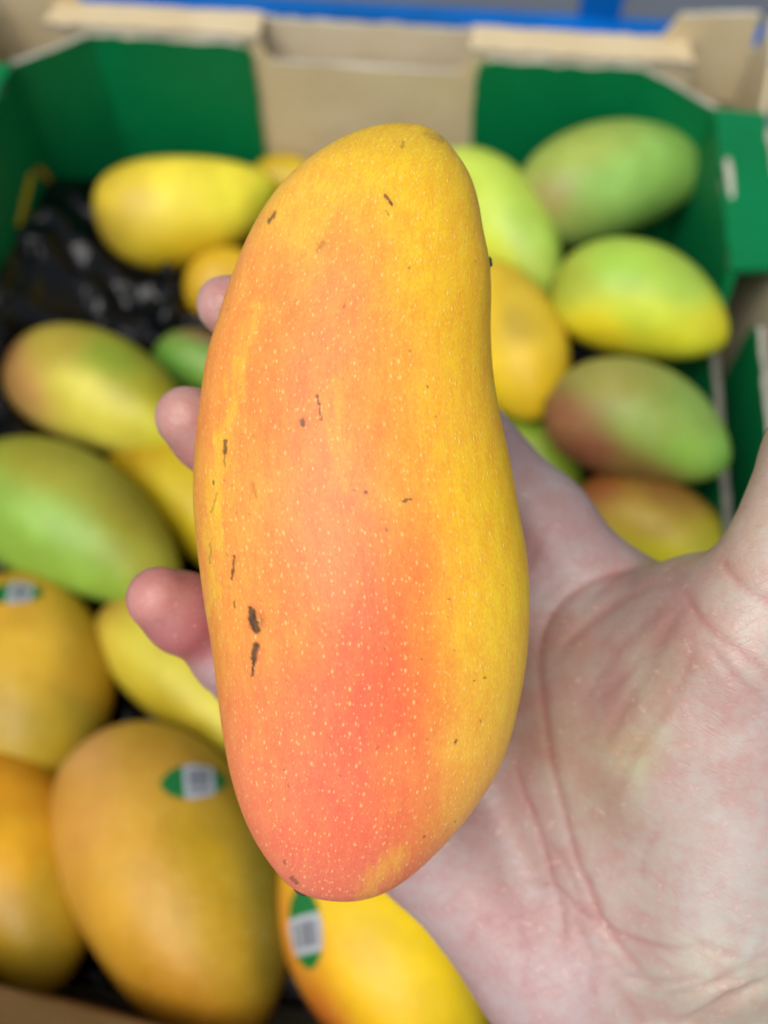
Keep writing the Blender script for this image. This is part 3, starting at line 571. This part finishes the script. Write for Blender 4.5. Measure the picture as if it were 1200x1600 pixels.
# ------------------------------------------------------------------ the hand (right hand, palm to the camera)
def build_hand():
    P = loc
    palm = []; fingers = []
    def cone(lst, a, b, r1, r2, k): lst.append((P(*a), P(*b), r1, r2, k))
    # metacarpal fan
    W_ = (1150, 1570, -34)
    for mcp, base, r1, r2 in (((846, 818, -47), (1120, 1500, -36), 13, 10.5), ((790, 935, -48), (1090, 1560, -38), 14, 12), ((700, 1055, -48), (1040, 1620, -40), 14, 12), ((606, 1176, -46), (1000, 1660, -40), 14, 11)):
        cone(palm, base, mcp, r1, r2, 10)
    # ulnar cushion
    cone(palm, (1000, 1690, -36), (872, 1522, -37), 17, 16.5, 9); cone(palm, (872, 1522, -37), (660, 1306, -42), 16.5, 13.5, 9); cone(palm, (660, 1306, -42), (600, 1180, -46), 13, 11, 8)
    # ball of the thumb and its metacarpal
    cone(palm, (1120, 1440, -25), (1160, 1000, -10), 19, 12.5, 10); cone(palm, (1090, 1420, -27), (1050, 1140, -26), 19, 16, 10); cone(palm, (1000, 1330, -32), (985, 1080, -34), 15, 13, 9)
    # web between thumb and index
    cone(palm, (930, 985, -40), (1110, 985, -24), 10.5, 10, 8); cone(palm, (960, 1010, -36), (1140, 1010, -18), 11, 11, 8); cone(palm, (846, 818, -47), (975, 944, -43), 10.5, 11, 6); cone(palm, (975, 944, -43), (1110, 985, -26), 11, 10.5, 6)
    cone(palm, (1085, 1010, -20), (1040, 1180, -23), 13, 15, 12); cone(palm, (1112, 965, -19), (1100, 1100, -17), 11.5, 13, 12); cone(palm, (1050, 1020, -30), (985, 1130, -32), 12.5, 13, 10)
    cone(palm, (920, 1460, -38), (890, 1100, -40), 14, 13, 10); cone(palm, (960, 1450, -35), (930, 1200, -37), 14, 13.5, 10)
    # wrist and forearm
    cone(palm, (1085, 1640, -38), (1420, 2130, -40), 20, 21, 10); cone(palm, (1210, 1560, -34), (1560, 2050, -36), 19, 21, 10)
    cone(palm, (1420, 2130, -40), (1700, 2560, -44), 21, 24, 10); cone(palm, (1560, 2050, -36), (1840, 2460, -40), 21, 24, 10)
    ch = [  # joints with radii: index, middle, ring, little, thumb
        [((846, 818, -46), 10.5), ((655, 590, -45), 9.8), ((470, 520, -35), 8.6), ((392, 490, -27), 7.9), ((353, 477, -23), 6.5)],
        [((790, 935, -47), 10.8), ((530, 780, -46), 9.4), ((400, 718, -31), 9.0), ((330, 676, -23), 8.6), ((291, 652, -18), 6.7)],
        [((700, 1055, -47), 10.4), ((455, 1005, -47), 9.1), ((355, 990, -31), 8.9), ((288, 958, -21), 8.5), ((248, 935, -16), 6.9)],
        [((606, 1176, -46), 9.6), ((450, 1095, -48), 8.2), ((378, 1055, -40), 7.4), ((362, 1036, -30), 7.0), ((359, 1031, -26), 6.6)],
        [((1160, 1000, -6), 12.6), ((1212, 885, -2), 10.6), ((1290, 712, 0), 11.2), ((1372, 560, -2), 9.8), ((1392, 520, -4), 8.8)]]
    for c in ch:
        fingers.append([(P(*c[i][0]), P(*c[i + 1][0]), c[i][1], c[i + 1][1], 3.0) for i in range(len(c) - 1)])
    def sdc(Q, a, b, r1, r2):
        ba = (b - a).astype(np.float32); pa = Q - a.astype(np.float32)
        t = np.clip(pa @ ba / (ba @ ba), 0, 1)
        pa -= t[:, None] * ba
        return np.sqrt(np.einsum('ij,ij->i', pa, pa)) - (r1 + (r2 - r1) * t)
    def smin(a, b, k):
        h = np.maximum(k - np.abs(a - b), 0) / k; return np.minimum(a, b) - h * h * k * 0.25
    def sdf(Q):
        Q = Q.astype(np.float32); d = None
        for a, b, r1, r2, k in palm:
            e = sdc(Q, a, b, r1, r2); d = e if d is None else smin(d, e, k)
        for fi, chn in enumerate(fingers):
            e = None
            for a, b, r1, r2, k in chn:
                q = sdc(Q, a, b, r1, r2); e = q if e is None else smin(e, q, k)
            d = smin(d, e, 9.0 if fi == 4 else 6.0)
        return d
    # surface nets on a 1.6 mm grid
    h = 1.6; lo = np.array([-62, -305, -76.0]); hi = np.array([240, 60, 24.0]); n = np.ceil((hi - lo) / h).astype(int) + 1
    gx = [lo[i] + h * np.arange(n[i]) for i in range(3)]
    Fv = np.full(n, 50, np.float32); bs = 6; nb = -(-n // bs)          # coarse blocks first, fine samples only near the skin
    ctr = np.stack(np.meshgrid(*[lo[i] + h * (np.arange(nb[i]) * bs + (bs - 1) / 2) for i in range(3)], indexing='ij'), -1).reshape(-1, 3)
    dc_ = sdf(ctr).reshape(nb); rad = h * bs * 0.87 + 5.0
    up = lambda A: np.repeat(np.repeat(np.repeat(A, bs, 0), bs, 1), bs, 2)[:n[0], :n[1], :n[2]]
    Fv[up(dc_ < 0)] = -50; near = np.argwhere(up(np.abs(dc_) < rad))
    for i0 in range(0, len(near), 200000):
        q = near[i0:i0 + 200000]; Fv[q[:, 0], q[:, 1], q[:, 2]] = sdf(lo + h * q)
    ins = Fv < 0; sub = lambda A, o: A[o[0]:A.shape[0] - 1 + o[0], o[1]:A.shape[1] - 1 + o[1], o[2]:A.shape[2] - 1 + o[2]]
    corners = [(a, b, c) for a in (0, 1) for b in (0, 1) for c in (0, 1)]
    cnt = sum(sub(ins, o).astype(np.int8) for o in corners); act = (cnt > 0) & (cnt < 8)
    ci = np.argwhere(act); idx = -np.ones(act.shape, int); idx[act] = np.arange(len(ci))
    acc = np.zeros((len(ci), 3)); num = np.zeros(len(ci)); cv = {o: sub(Fv, o)[act] for o in corners}
    for o in corners:
        for ax in range(3):
            if o[ax] == 0:
                o2 = tuple(1 if k == ax else o[k] for k in range(3)); f0, f1 = cv[o], cv[o2]; cr = (f0 < 0) != (f1 < 0)
                t = np.where(cr, f0 / np.where(f0 == f1, 1, f0 - f1), 0); p = np.tile(np.array(o, float), (len(ci), 1)); p[:, ax] += t
                acc[cr] += p[cr]; num[cr] += 1
    V = lo + h * (ci + acc / num[:, None])
    quads = []
    for ax in range(3):
        b_, c_ = (ax + 1) % 3, (ax + 2) % 3
        s0 = [slice(1, -1)] * 3; s0[ax] = slice(0, -1); s1 = list(s0); s1[ax] = slice(1, None)
        A0, A1 = ins[tuple(s0)], ins[tuple(s1)]
        for flip, mk in ((False, A0 & ~A1), (True, ~A0 & A1)):
            e = np.argwhere(mk); e = e + np.array([0 if k == ax else 1 for k in range(3)])
            def cell(db, dc):
                q = e.copy(); q[:, b_] += db; q[:, c_] += dc; return idx[q[:, 0], q[:, 1], q[:, 2]]
            qd = np.stack([cell(-1, -1), cell(0, -1), cell(0, 0), cell(-1, 0)], 1)
            quads.append(qd[:, ::-1] if flip else qd)
    quads = np.concatenate(quads); quads = quads[(quads >= 0).all(1)]
    me = bpy.data.meshes.new('hand_base'); me.from_pydata(V, [], quads.tolist())
    ob = bpy.data.objects.new('hand_base', me); COL.objects.link(ob)
    md = ob.modifiers.new('s', 'SUBSURF'); md.levels = 1
    dg = bpy.context.evaluated_depsgraph_get(); em = bpy.data.meshes.new_from_object(ob.evaluated_get(dg))
    bpy.data.objects.remove(ob); bpy.data.meshes.remove(me)
    nvt = len(em.vertices); V = np.empty(nvt * 3); em.vertices.foreach_get('co', V); V = V.reshape(-1, 3)
    lv = np.empty(len(em.loops), int); em.loops.foreach_get('vertex_index', lv); faces = lv.reshape(-1, 4)
    def grad(Q, e=0.4):
        return np.stack([(sdf(Q + np.eye(3)[i] * e) - sdf(Q - np.eye(3)[i] * e)) / (2 * e) for i in range(3)], 1)
    for _ in range(1):
        G = grad(V, 0.8); V = V - G * (sdf(V) / np.maximum((G ** 2).sum(1), 0.2))[:, None]
    # laplacian smoothing so the blends are soft
    E = np.concatenate([faces[:, [0, 1]], faces[:, [1, 2]], faces[:, [2, 3]], faces[:, [3, 0]]]); deg = np.bincount(E.ravel(), minlength=nvt)
    def lap(A):
        S = np.zeros_like(A)
        for d in range(A.shape[1]):
            S[:, d] = np.bincount(E[:, 0], A[E[:, 1], d], nvt) + np.bincount(E[:, 1], A[E[:, 0], d], nvt)
        return S / deg[:, None]
    for _ in range(8): V = 0.5 * V + 0.5 * lap(V)
    Nn = grad(V, 1.0); Nn /= np.linalg.norm(Nn, axis=1, keepdims=True)
    # ---- palm relief: creases, folds and tendon ridges
    px = loc_px(V); face = np.clip((Nn[:, 2] - 0.05) / 0.3, 0, 1); red = np.zeros(nvt)
    def polydist(pts):
        pts = np.array(pts, float); t = np.linspace(0, len(pts) - 1, max(12, 8 * len(pts)))
        c = np.stack([pchip(np.arange(len(pts)), pts[:, 0], t), pchip(np.arange(len(pts)), pts[:, 1], t)], 1)
        lo_, hi_ = c.min(0) - 60, c.max(0) + 60; sel = np.where(((px > lo_) & (px < hi_)).all(1))[0]
        best = np.full(len(sel), 1e9); tb = np.zeros(len(sel))
        for i in range(len(c) - 1):
            a, b = c[i], c[i + 1]; ba = b - a; q = np.clip((px[sel] - a) @ ba / (ba @ ba + 1e-9), 0, 1)
            d = np.linalg.norm(px[sel] - a - q[:, None] * ba, axis=1); m = d < best; best[m] = d[m]; tb[m] = ((i + q) / (len(c) - 1))[m]
        return sel, best, tb
    disp = np.zeros(nvt)
    CRE = [  # (points, depth mm, half width px, redness)
        ([(1068, 897), (1020, 890), (971, 893), (917, 912), (875, 946), (850, 988), (843, 1040), (850, 1105), (860, 1180), (880, 1260), (900, 1340), (920, 1385), (945, 1445), (980, 1490), (1012, 1526)], 0.45, 8, .8),
        ([(1055, 908), (1015, 915), (985, 929), (945, 955), (900, 990), (868, 1030)], 0.45, 8, .5),
        ([(800, 1180), (820, 1240), (845, 1305), (865, 1380), (876, 1412), (882, 1475)], 0.40, 7, .65),
        ([(815, 1370), (870, 1386), (910, 1425), (960, 1455), (1040, 1480), (1090, 1478)], 0.40, 6, .75),
        ([(822, 1440), (822, 1480), (815, 1545)], 0.22, 9, .35), ([(730, 1470), (752, 1448), (780, 1432)], 0.16, 8, .3), ([(900, 1440), (925, 1500), (935, 1560)], 0.35, 8, .35), ([(950, 1530), (990, 1575), (1020, 1610)], 0.4, 8, .4), ([(970, 1524), (1030, 1534), (1095, 1528)], 0.4, 6, .4),
        ([(1122, 868), (1146, 900), (1179, 929), (1215, 945)], 0.38, 8, .8), ([(1072, 926), (1090, 960), (1120, 990), (1160, 1020), (1205, 1056)], 0.38, 8, .9), ([(1100, 1000), (1150, 1060), (1205, 1105)], 0.3, 8, .4),
        ([(1064, 945), (1030, 1010), (985, 1090), (935, 1180)], 0.2, 10, .2), ([(1058, 960), (1000, 1030), (930, 1100)], 0.2, 9, .25), ([(1085, 1000), (1060, 1080), (1005, 1160), (950, 1255)], 0.2, 9, .25), ([(1040, 945), (960, 1020), (905, 1110)], 0.18, 9, .2),
        ([(1030, 1300), (1010, 1330), (1000, 1370)], .10, 7, .4), ([(850, 1310), (880, 1345), (905, 1400)], .25, 7, .3),
        ([(1060, 1605), (1105, 1588), (1150, 1562), (1205, 1532)], 1.5, 10, .3), ([(1040, 1558), (1100, 1543), (1150, 1520), (1205, 1490)], 0.55, 8, .3), ([(1110, 1543), (1160, 1530), (1210, 1508)], 0.5, 7, .1), ([(1090, 1590), (1120, 1570), (1150, 1548)], 0.5, 8, .2),
        ([(1120, 1430), (1160, 1455), (1210, 1470)], .25, 7, .2), ([(1080, 1470), (1130, 1490), (1175, 1498)], .3, 6, .3), ([(870, 820), (840, 850), (818, 900)], .25, 9, .2)]
    for pts, dep, wd, rd in CRE:
        sel, d, tb = polydist(pts); end = np.clip(np.minimum(tb, 1 - tb) / 0.12, 0, 1) if True else 1
        g = np.exp(-(d / wd) ** 2) * (0.35 + 0.65 * end); sh = np.exp(-((d - wd * 2.0) / (wd * 1.3)) ** 2) * end
        disp[sel] -= (dep * g - 0.0 * dep * sh) * face[sel]; red[sel] = np.maximum(red[sel], rd * np.exp(-(d / (wd * 0.8)) ** 2) * (0.3 + .7 * end) * face[sel])
    RID = [([(1080, 1070), (1020, 1150), (955, 1255)], .3, 18), ([(1040, 1050), (985, 1130), (940, 1200)], .2, 15), ([(1010, 900), (960, 925), (915, 960)], .7, 15)]
    for pts, dep, wd in RID:
        sel, d, tb = polydist(pts); end = np.clip(np.minimum(tb, 1 - tb) / 0.3, 0, 1); disp[sel] += dep * np.exp(-(d / wd) ** 2) * end * face[sel]
    V = V + Nn * disp[:, None]
    # ---- skin colour field
    ctl = [((1150, 800), (226, 186, 164)), ((1120, 880), (222, 178, 160)), ((1180, 960), (224, 184, 166)), ((1060, 930), (206, 150, 138)), ((980, 940), (200, 152, 140)), ((860, 760), (196, 152, 146)), ((820, 680), (190, 148, 146)), ((850, 860), (200, 146, 142)), ((900, 870), (198, 152, 146)), ((880, 1030), (196, 146, 128)), ((870, 1150), (196, 144, 122)), ((950, 1080), (204, 154, 142)), ((1020, 1080), (206, 162, 142)), ((990, 1180), (214, 182, 148)), ((1100, 1100), (218, 168, 154)), ((1180, 1150), (222, 176, 164)), ((940, 1250), (200, 156, 134)), ((1060, 1230), (216, 170, 158)), ((1150, 1300), (222, 180, 168)), ((1100, 1400), (216, 176, 164)), ((1000, 1400), (212, 166, 152)), ((1180, 1450), (218, 184, 170)),
           ((830, 1300), (204, 154, 140)), ((760, 1330), (206, 156, 148)), ((700, 1450), (212, 160, 154)), ((800, 1440), (210, 154, 148)), ((800, 1560), (212, 162, 156)), ((900, 1540), (210, 158, 152)), ((1000, 1560), (212, 170, 156)), ((1100, 1530), (220, 186, 164)), ((1180, 1580), (206, 170, 148)), ((640, 1400), (208, 162, 156)),
           ((340, 470), (222, 152, 140)), ((270, 640), (226, 154, 140)), ((300, 700), (220, 142, 132)), ((240, 930), (228, 140, 128)), ((300, 1000), (206, 106, 104)), ((270, 1010), (216, 122, 116)), ((325, 1060), (214, 162, 158)), ((1400, 2000), (216, 178, 156))]
    pts = np.array([c[0] for c in ctl], float); cc = np.array([lin(c[1]) for c in ctl]); C = np.empty((nvt, 3))
    for i in range(0, nvt, 8000): C[i:i + 8000] = rbf(px[i:i + 8000], pts, cc, 70)
    C = C * np.array([0.69, 0.92, 0.98]); C = C * (1 - red[:, None] * np.array([0.10, 0.34, 0.34])[None])
    C4 = np.column_stack([C, np.ones(nvt)])
    o = mesh_obj('person_hand', V / 1000, faces.tolist(), skin_mat(), colors=C4, matrix=HM)
    tag(o, 'bare right hand with open palm and curled fingertips holding up the large mango', 'hand')
    bpy.data.meshes.remove(em)
    return o
def skin_mat():
    m, nt, b = new_mat('skin'); g = N(nt); o = g.v('SCALE', g.obj(), 1000.0); c = g.attr()
    n1 = g.noise(o, 0.11, 4, 0.6); n2 = g.noise(o, 0.45, 3, 0.6); n3 = g.noise(o, 2.2, 2)
    c1 = g.mix(g.rng(n1, 0.33, 0.67), g.mix(1.0, c, (1.0, 0.86, 0.86, 1), 'MULTIPLY'), g.mix(1.0, c, (1.03, 1.12, 1.12, 1), 'MULTIPLY'))
    c1 = g.mix(g.rng(n2, 0.35, 0.7), c1, g.mix(1.0, c1, (1.0, 0.90, 0.90, 1), 'MULTIPLY'))
    c1 = g.mix(g.m('MULTIPLY', g.rng(n2, 0.58, 0.75), 0.30), c1, L4((226, 206, 196)))
    # fine skin lines: contour lines of stretched noise give long wandering furrows, streaks give the grain
    def furrow(ang, sx_, sy_, wd, seed):
        mp = g.n('ShaderNodeMapping'); g.put(mp.inputs['Vector'], o); mp.inputs['Rotation'].default_value = (0, 0, R(ang)); mp.inputs['Location'].default_value = (seed, seed, 0)
        nn = g.noise(g.v('MULTIPLY', mp.outputs[0], (sx_, sy_, sx_)), 1.0, 2, 0.5)
        return g.rng(g.m('ABSOLUTE', g.m('SUBTRACT', nn, 0.5)), 0.0, wd, 0, 1)
    f1 = furrow(32, 0.05, 0.22, 0.012, 3); f2 = furrow(-35, 0.06, 0.30, 0.014, 17)
    mp = g.n('ShaderNodeMapping'); g.put(mp.inputs['Vector'], o); mp.inputs['Rotation'].default_value = (0, 0, R(30))
    st = g.noise(g.v('MULTIPLY', mp.outputs[0], (0.35, 2.6, 0.8)), 1.0, 2, 0.6)
    wt = g.n('ShaderNodeTexWave', wave_type='BANDS', bands_direction='X'); mp2 = g.n('ShaderNodeMapping'); g.put(mp2.inputs['Vector'], o); mp2.inputs['Rotation'].default_value = (0, 0, R(-70)); g.put(wt.inputs['Vector'], mp2.outputs[0])
    wt.inputs['Scale'].default_value = 0.55; wt.inputs['Distortion'].default_value = 5.0; wt.inputs['Detail'].default_value = 1; wt.inputs['Detail Scale'].default_value = 0.12
    vcell = g.vor(o, 0.8, 'DISTANCE_TO_EDGE').outputs['Distance']; cr = g.rng(vcell, 0.0, 0.10, 0, 1)
    line = g.m('MULTIPLY', f1, f2)
    c1 = g.mix(g.m('MULTIPLY', g.m('SUBTRACT', 1.0, line), 0.12), c1, g.mix(1.0, c1, (0.94, 0.72, 0.70, 1), 'MULTIPLY'))
    nt.links.new(c1, b.inputs['Base Color'])
    h = g.m('ADD', g.m('ADD', g.m('MULTIPLY', st, 0.7), g.m('MULTIPLY', line, 0.28)), g.m('ADD', g.m('MULTIPLY', cr, 0.12), g.m('ADD', g.m('MULTIPLY', wt.outputs['Fac'], 0.10), g.m('MULTIPLY', n3, 0.2))))
    nt.links.new(g.bump(h, 0.00022, 0.65), b.inputs['Normal'])
    b.inputs['Roughness'].default_value = 0.42; b.inputs['Specular IOR Level'].default_value = 0.55
    b.inputs['Subsurface Weight'].default_value = 0.35; b.inputs['Subsurface Radius'].default_value = (1.0, 0.35, 0.2); b.inputs['Subsurface Scale'].default_value = 0.003
    return m
build_hand()
